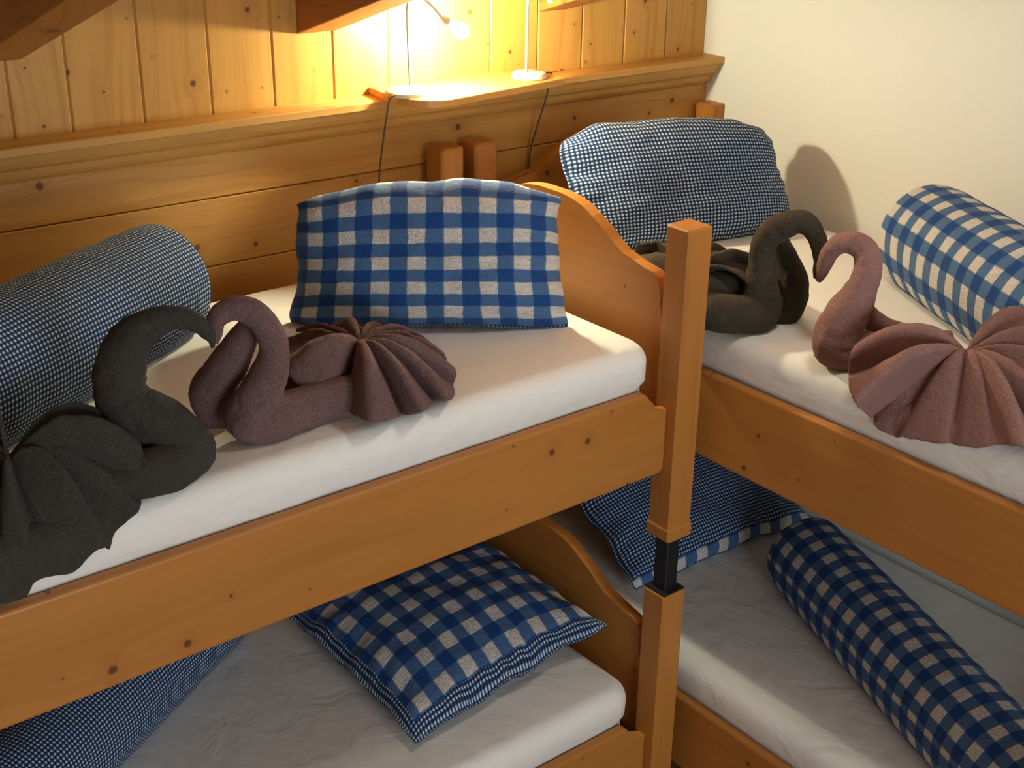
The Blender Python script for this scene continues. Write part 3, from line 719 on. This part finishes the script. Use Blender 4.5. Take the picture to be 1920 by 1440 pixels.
SW = {
'grey_neck': [(-2.121,-0.938,1.651,0.0038),(-2.124,-0.943,1.667,0.0075),(-2.132,-0.945,1.682,0.0130),(-2.143,-0.944,1.697,0.0157),(-2.165,-0.934,1.712,0.0194),(-2.187,-0.925,1.715,0.0225),(-2.206,-0.918,1.712,0.0261),(-2.226,-0.911,1.703,0.0311),(-2.246,-0.903,1.687,0.0362),(-2.265,-0.896,1.659,0.0413),(-2.278,-0.893,1.624,0.0452),(-2.281,-0.899,1.588,0.0472),(-2.271,-0.914,1.560,0.0492),(-2.247,-0.932,1.540,0.0494),(-2.222,-0.952,1.522,0.0486),(-2.202,-0.967,1.498,0.0469),(-2.197,-0.971,1.477,0.0471),(-2.242,-0.993,1.474,0.0444),(-2.290,-0.995,1.473,0.0430),(-2.337,-0.971,1.471,0.0410),(-2.386,-0.927,1.470,0.0402)],
'purple_neck': [(-2.116,-0.942,1.658,0.0047),(-2.112,-0.937,1.672,0.0113),(-2.109,-0.931,1.691,0.0178),(-2.099,-0.930,1.703,0.0207),(-2.086,-0.932,1.709,0.0221),(-2.068,-0.937,1.712,0.0240),(-2.050,-0.943,1.705,0.0255),(-2.033,-0.948,1.691,0.0257),(-2.019,-0.950,1.668,0.0258),(-2.009,-0.950,1.640,0.0265),(-2.007,-0.944,1.612,0.0282),(-2.010,-0.933,1.582,0.0328),(-2.018,-0.925,1.556,0.0374),(-2.030,-0.916,1.525,0.0420),(-2.041,-0.908,1.499,0.0456),(-2.047,-0.904,1.475,0.0448),(-2.011,-0.918,1.473,0.0430),(-1.956,-0.910,1.473,0.0426),(-1.894,-0.902,1.471,0.0413),(-1.835,-0.902,1.470,0.0397),(-1.759,-0.898,1.462,0.0320)],
'purple_arm': [(-2.027,-0.909,1.668,0.0184),(-2.039,-0.880,1.624,0.0284),(-2.059,-0.845,1.563,0.0369),(-2.078,-0.811,1.507,0.0404),(-2.068,-0.799,1.458,0.0328),(-2.051,-0.812,1.429,0.0227)],
'purple_arm2': [(-1.922,-0.785,1.509,0.0211),(-1.898,-0.803,1.485,0.0275),(-1.861,-0.832,1.467,0.0297),(-1.823,-0.861,1.456,0.0266)],
'grey_arm2': [(-2.292,-0.823,1.444,0.0339),(-2.257,-0.849,1.450,0.0445),(-2.221,-0.877,1.462,0.0435),(-2.198,-0.895,1.467,0.0338)],
'grey_arm': [(-2.288,-0.800,1.488,0.0145),(-2.328,-0.789,1.491,0.0212),(-2.363,-0.781,1.498,0.0239),(-2.392,-0.777,1.483,0.0238),(-2.423,-0.772,1.456,0.0229),(-2.446,-0.755,1.424,0.0211)],
'dark_neck': [(-0.813,-1.191,1.594,0.0047),(-0.803,-1.186,1.608,0.0106),(-0.791,-1.182,1.629,0.0164),(-0.788,-1.170,1.662,0.0199),(-0.789,-1.156,1.683,0.0223),(-0.794,-1.139,1.698,0.0247),(-0.803,-1.118,1.703,0.0271),(-0.812,-1.098,1.694,0.0296),(-0.823,-1.076,1.681,0.0297),(-0.831,-1.056,1.656,0.0299),(-0.828,-1.045,1.624,0.0302),(-0.825,-1.042,1.589,0.0316),(-0.823,-1.044,1.550,0.0366),(-0.820,-1.046,1.515,0.0441),(-0.819,-1.046,1.479,0.0493),(-0.865,-1.040,1.476,0.0465),(-0.898,-1.013,1.475,0.0453),(-0.922,-0.968,1.473,0.0431),(-0.939,-0.916,1.471,0.0411)],
'purple_lit_neck': [(-0.807,-1.196,1.590,0.0070),(-0.812,-1.206,1.610,0.0116),(-0.818,-1.215,1.634,0.0162),(-0.821,-1.226,1.660,0.0190),(-0.821,-1.239,1.679,0.0206),(-0.817,-1.256,1.692,0.0216),(-0.808,-1.276,1.695,0.0249),(-0.799,-1.296,1.687,0.0282),(-0.798,-1.311,1.670,0.0299),(-0.805,-1.319,1.645,0.0316),(-0.818,-1.323,1.620,0.0327),(-0.830,-1.318,1.585,0.0396),(-0.841,-1.310,1.554,0.0455),(-0.852,-1.302,1.517,0.0491),(-0.852,-1.301,1.480,0.0505),(-0.811,-1.330,1.471,0.0414),(-0.735,-1.347,1.463,0.0326),(-0.670,-1.375,1.462,0.0316),(-0.611,-1.416,1.462,0.0317)],
'dark_arm': [(-0.757,-1.031,1.628,0.0208),(-0.737,-1.046,1.573,0.0296),(-0.725,-1.056,1.521,0.0373),(-0.727,-1.054,1.468,0.0363),(-0.750,-1.037,1.437,0.0277)],
'dark_arm2': [(-0.746,-0.951,1.489,0.0421),(-0.784,-0.923,1.515,0.0508),(-0.825,-0.891,1.527,0.0533),(-0.870,-0.856,1.533,0.0444)],
'dark_arm3': [(-0.786,-1.009,1.454,0.0376),(-0.816,-0.975,1.483,0.0501),(-0.851,-0.938,1.499,0.0526),(-0.893,-0.902,1.497,0.0439)],
'purple_lit_arm': [(-0.789,-1.287,1.570,0.0231),(-0.746,-1.288,1.522,0.0257),(-0.694,-1.296,1.488,0.0237),(-0.629,-1.315,1.464,0.0216),(-0.577,-1.349,1.458,0.0192)],
'purple_fan': ((-1.765,-0.840,1.547),[(-1.844,-0.684,1.522,0.3),(-1.861,-0.716,1.506,-0.6),(-1.924,-0.832,1.525,1.0),(-1.917,-0.887,1.496,0.8),(-1.882,-0.902,1.476,0.5),(-1.826,-0.867,1.437,-1.0),(-1.847,-0.941,1.450,0.2),(-1.854,-1.013,1.462,1.0),(-1.830,-1.022,1.460,1.0),(-1.791,-1.007,1.449,0.4),(-1.757,-0.984,1.437,-1.0),(-1.754,-1.010,1.447,0.3),(-1.741,-1.029,1.460,1.0),(-1.696,-0.991,1.446,0.2),(-1.667,-0.964,1.437,-1.0),(-1.678,-1.005,1.456,0.8),(-1.651,-1.000,1.455,0.7),(-1.589,-0.920,1.437,-0.8),(-1.589,-0.918,1.462,0.9),(-1.535,-0.820,1.437,-0.7),(-1.560,-0.837,1.466,0.8),(-1.528,-0.755,1.451,-0.6),(-1.573,-0.792,1.486,0.8),(-1.568,-0.711,1.471,-0.6),(-1.639,-0.739,1.505,0.7),(-1.650,-0.680,1.493,-0.5),(-1.729,-0.704,1.525,0.7),(-1.756,-0.639,1.510,-0.4),(-1.817,-0.670,1.526,0.5)]),
'grey_fan': ((-2.490,-0.929,1.527),[(-2.349,-0.873,1.533,-0.5),(-2.311,-0.906,1.551,0.8),(-2.291,-0.892,1.518,-0.5),(-2.298,-0.959,1.530,0.7),(-2.292,-0.989,1.525,1.0),(-2.293,-1.008,1.500,0.7),(-2.300,-1.026,1.481,0.2),(-2.294,-0.995,1.458,-0.8),(-2.296,-0.984,1.428,0.5),(-2.320,-1.030,1.428,0.5),(-2.341,-1.030,1.412,-0.3),(-2.361,-1.031,1.398,-1.0),(-2.376,-1.031,1.372,0.2),(-2.384,-1.032,1.378,1.2),(-2.404,-1.032,1.377,0.7),(-2.433,-1.033,1.354,-0.2),(-2.460,-1.034,1.352,-0.6),(-2.485,-1.035,1.357,-1.0),(-2.505,-1.035,1.357,0.6),(-2.522,-1.036,1.337,1.0),(-2.549,-1.036,1.331,0.4),(-2.574,-1.037,1.337,-0.8),(-2.606,-1.038,1.346,0.8),(-2.635,-1.039,1.369,-0.6),(-2.652,-0.999,1.404,0.8),(-2.653,-0.934,1.441,-0.6),(-2.639,-0.870,1.476,0.8),(-2.579,-0.736,1.471,-0.6),(-2.551,-0.791,1.526,0.8),(-2.496,-0.752,1.521,-0.6),(-2.472,-0.839,1.561,0.8)]),
'purple_lit_fan': ((-0.812,-1.586,1.547),[(-0.772,-1.417,1.509,-0.4),(-0.842,-1.407,1.522,0.5),(-0.901,-1.396,1.520,0.9),(-0.925,-1.398,1.499,0.6),(-0.921,-1.388,1.455,-0.6),(-0.996,-1.463,1.466,0.7),(-1.015,-1.496,1.454,0.5),(-0.906,-1.441,1.377,-1.0),(-0.906,-1.469,1.366,0.6),(-0.905,-1.490,1.360,0.5),(-0.905,-1.507,1.357,-1.0),(-0.905,-1.535,1.368,0.5),(-0.904,-1.579,1.378,0.9),(-0.904,-1.621,1.387,0.5),(-0.903,-1.645,1.393,-0.9),(-0.903,-1.668,1.401,0.5),(-0.902,-1.707,1.415,0.9),(-0.907,-1.753,1.437,-0.9),(-0.919,-1.797,1.458,0.8),(-0.837,-1.792,1.437,-0.6),(-0.837,-1.828,1.458,0.8),(-0.741,-1.809,1.453,-0.6),(-0.691,-1.797,1.498,0.8),(-0.671,-1.765,1.544,-0.6),(-0.652,-1.712,1.578,0.7),(-0.643,-1.650,1.595,-0.4),(-0.639,-1.594,1.593,0.9),(-0.644,-1.558,1.569,0.5),(-0.665,-1.541,1.537,-0.6)]),
'dark_fan': ((-0.901,-0.904,1.552),[(-0.816,-0.974,1.488,0.3),(-0.868,-0.968,1.452,-0.5),(-0.957,-0.987,1.464,0.6),(-0.956,-0.918,1.442,-0.5),(-0.988,-0.887,1.466,0.7),(-0.903,-0.739,1.452,-0.5),(-0.873,-0.684,1.486,0.7),(-0.768,-0.562,1.476,-0.3),(-0.819,-0.622,1.518,0.8),(-0.742,-0.600,1.500,-0.6),(-0.785,-0.710,1.546,0.7),(-0.670,-0.671,1.520,-0.6),(-0.747,-0.829,1.558,0.8),(-0.667,-0.809,1.530,-0.6),(-0.760,-0.958,1.568,0.8),(-0.761,-0.972,1.544,-0.4),(-0.859,-1.042,1.544,0.6)]),
}
swan('dark grey towel swan facing right on the left bunk, tail fan at the left edge', (-2.32, -0.98, ZM), SW['grey_neck'], [SW['grey_arm'], SW['grey_arm2']], SW['grey_fan'], M_grey, 0.050, 0.3, floorA, fold=0.06, lift=0.030, flare=0.06)
swan('plum towel swan facing left on the left bunk, its fan before the propped pillow', (-1.93, -0.88, ZM), SW['purple_neck'], [SW['purple_arm'], SW['purple_arm2']], SW['purple_fan'], M_purp, 0.030, 2.3, floorA, fold=0.08)
swan('dark olive towel swan partly behind the corner post on the right bunk', (-0.86, -1.0, ZM), SW['dark_neck'], [SW['dark_arm'], SW['dark_arm2'], SW['dark_arm3']], SW['dark_fan'], M_dark, 0.030, 4.1, floorB, fold=0.08)
swan('plum towel swan toned as in stronger light, with a wide fan at the right edge of the picture', (-0.80, -1.40, ZM), SW['purple_lit_neck'], [SW['purple_lit_arm']], SW['purple_lit_fan'], M_purp_lit, 0.045, 6.2, floorB, fold=0.08, lift=0.020)

# ------------------------------------------------------------------ shelf board with two lamps
def shelf():
    pts = [(-1.222, -0.001), (-1.235, -0.088)]
    for k in range(7):
        t = k / 6
        a, b, c = Vector((-1.235, -0.110)), Vector((-1.232, -0.250)), Vector((-1.140, -0.252))
        q = a * (1 - t) ** 2 + b * 2 * t * (1 - t) + c * t * t
        pts.append((q.x, q.y))
    pts += [(-0.709, -0.184), (-0.709, -0.001)]
    bm = bmesh.new()
    add_prism(bm, pts, (1.8432, 1.8632), lambda p, q, r: (p, q, r), pid=0.9, bev=0.003)
    o = bm_obj('shelf_board', bm, [M_trim])
    tag(o, 'small pine shelf board lying on the wall moulding beneath two lamps', 'shelf')
shelf()
ZS = 1.8634
def lathe(prof, loc=(0, 0, 0), n=40):
    verts, faces = [], []
    for r, z in prof:
        for k in range(n):
            a = 2 * PI * k / n
            verts.append((r * math.cos(a), r * math.sin(a), z))
    for i in range(len(prof) - 1):
        for k in range(n):
            k2 = (k + 1) % n
            faces.append((i * n + k, i * n + k2, (i + 1) * n + k2, (i + 1) * n + k))
    faces.append(tuple(range(n))[::-1]); faces.append(tuple((len(prof) - 1) * n + k for k in range(n)))
    return [(x + loc[0], y + loc[1], z + loc[2]) for x, y, z in verts], faces
BASE = [(0.053, 0.0), (0.054, 0.003), (0.053, 0.009), (0.047, 0.014), (0.030, 0.017), (0.016, 0.018), (0.013, 0.020), (0.0, 0.020)]
BASE2 = [(0.047, 0.0), (0.049, 0.003), (0.046, 0.014), (0.042, 0.017), (0.020, 0.018), (0.010, 0.019), (0.0, 0.019)]
def lamp(base, label, stem, stem_r, stem_mat, prof, lit, cord):
    root = thing('table_lamp', label, 'lamp', (base[0], base[1], ZS), 0.0, 'table lamps on the shelf')
    v, f = lathe(prof); o = mesh_obj('base', v, f, [M_cream], root, smooth=True); fix_normals(o)
    em = o.modifiers.new('es', 'EDGE_SPLIT'); em.split_angle = 0.7
    B_ = Vector((base[0], base[1], ZS))
    v, f, u = tube([tuple(p_) + (stem_r,) for p_ in stem], 8, 12)
    o = mesh_obj('stem', [p_ - B_ for p_ in v], f, [stem_mat], root, smooth=True); fix_normals(o)
    tip = Vector(stem[-1]); dr = (tip - Vector(stem[-2])).normalized()
    q = Vector((0, 0, -1)).rotation_difference(Vector((0.85, 0.0, -0.53)).normalized() if lit else dr)
    v, f = lathe([(0.003, 0.004), (0.005, 0.0), (0.007, -0.008), (0.010, -0.020), (0.0105, -0.021), (0.0085, -0.020), (0.0, -0.012)], n=20)
    o = sock = mesh_obj('lamp_socket', [q @ Vector(p_) + tip - B_ for p_ in v], f, [M_cream], root, smooth=True); fix_normals(o)
    if lit:
        v, f = lathe([(0.006, -0.016), (0.008, -0.026), (0.012, -0.042), (0.018, -0.056), (0.021, -0.068), (0.020, -0.078), (0.012, -0.087), (0.0, -0.090)], n=24)
        qb = Vector((0, 0, -1)).rotation_difference(Vector((0.85, 0.0, -0.53)).normalized())
        o = mesh_obj('bulb', [qb @ Vector(p_) + tip - B_ for p_ in v], f, [M_bulb], sock, smooth=True); fix_normals(o)
        o['label'] = 'glaring lit bulb'
    v, f, u = tube([tuple(p_) + (0.0026,) for p_ in cord], 8, 8)
    o = mesh_obj('power_cord', [p_ - B_ for p_ in v], f, [M_cord], root, smooth=True); fix_normals(o)
    return root
L1 = (-1.196, -0.140); L2 = (-0.795, -0.132)
lamp(L1, 'lit gooseneck lamp at the left end of the shelf with glaring bulb',
     [(-1.188, -0.148, ZS + 0.018), (-1.192, -0.149, 1.95), (-1.195, -0.150, 2.04), (-1.197, -0.156, 2.088), (-1.188, -0.164, 2.112), (-1.168, -0.175, 2.104), (-1.141, -0.182, 2.080), (-1.116, -0.186, 2.052)], 0.0030, M_steel, BASE, True,
     [(-1.215, -0.160, 1.8672), (-1.246, -0.162, 1.8690), (-1.256, -0.155, 1.856), (-1.258, -0.140, 1.80), (-1.262, -0.118, 1.70), (-1.266, -0.110, 1.62), (-1.272, -0.105, 1.50), (-1.275, -0.105, 1.44)])
lamp(L2, 'unlit lamp with plain upright stem near the right end of the shelf',
     [(-0.809, -0.137, ZS + 0.018), (-0.808, -0.137, 1.98), (-0.807, -0.137, 2.06), (-0.800, -0.137, 2.10), (-0.780, -0.137, 2.125), (-0.755, -0.137, 2.120), (-0.742, -0.137, 2.10), (-0.736, -0.137, 2.08)], 0.0042, M_steel, BASE2, False,
     [(-0.765, -0.120, 1.8672), (-0.712, -0.118, 1.8680), (-0.703, -0.115, 1.856), (-0.704, -0.105, 1.83), (-0.706, -0.096, 1.79), (-0.711, -0.062, 1.70), (-0.716, -0.040, 1.62), (-0.720, -0.036, 1.50), (-0.725, -0.036, 1.44)])

# ------------------------------------------------------------------ light
def area(name, loc, target, size, power, col, sy=None):
    l = bpy.data.lights.new(name, 'AREA'); l.energy = power; l.color = col; l.size = size
    if sy: l.shape = 'RECTANGLE'; l.size_y = sy
    o = bpy.data.objects.new(name, l); C.objects.link(o); o.location = loc
    o.rotation_euler = (Vector(target) - Vector(loc)).to_track_quat('-Z', 'Y').to_euler()
    return o
M_bulb.node_tree.nodes['Principled BSDF'].inputs['Emission Strength'].default_value = 1700.0
area('window_daylight', (-2.10, -4.60, 1.52), (-2.0, -0.6, 1.1), 1.58, 60.0, (0.86, 0.95, 1.0), 1.2)
area('ceiling_lamp_light', (-1.09, -1.55, 2.62), (-1.09, -1.55, 0.0), 0.24, 5.6, (1.0, 0.94, 0.82))
w = bpy.data.worlds.new('sky'); SC.world = w; w.use_nodes = True
bg = w.node_tree.nodes['Background']; bg.inputs[0].default_value = (0.75, 0.87, 1.0, 1); bg.inputs[1].default_value = 0.6

# ------------------------------------------------------------------ camera
cd = bpy.data.cameras.new('camera'); cam = bpy.data.objects.new('camera', cd); C.objects.link(cam)
yaw, pitch, roll = 0.6540, -0.4111, 0.0157
fw = Vector((math.sin(yaw) * math.cos(pitch), math.cos(yaw) * math.cos(pitch), math.sin(pitch)))
r0 = Vector((math.cos(yaw), -math.sin(yaw), 0)); u0 = r0.cross(fw)
rr = r0 * math.cos(roll) + u0 * math.sin(roll); uu = -r0 * math.sin(roll) + u0 * math.cos(roll)
cam.matrix_world = Matrix(((rr.x, uu.x, -fw.x, -3.0032), (rr.y, uu.y, -fw.y, -2.9583), (rr.z, uu.z, -fw.z, 2.5215), (0, 0, 0, 1)))
cd.sensor_fit = 'HORIZONTAL'; cd.sensor_width = 36.0; cd.lens = 2456.2326 / 1920 * 36.0
cd.clip_start = 0.02
SC.camera = cam
vs = SC.view_settings
SC.display_settings.display_device = 'sRGB'
vs.view_transform = 'Standard'; vs.look = 'None'; vs.gamma = 1.0; vs.use_curve_mapping = False
vs.exposure = 0.0
SC.cycles.sample_clamp_indirect = 6.0
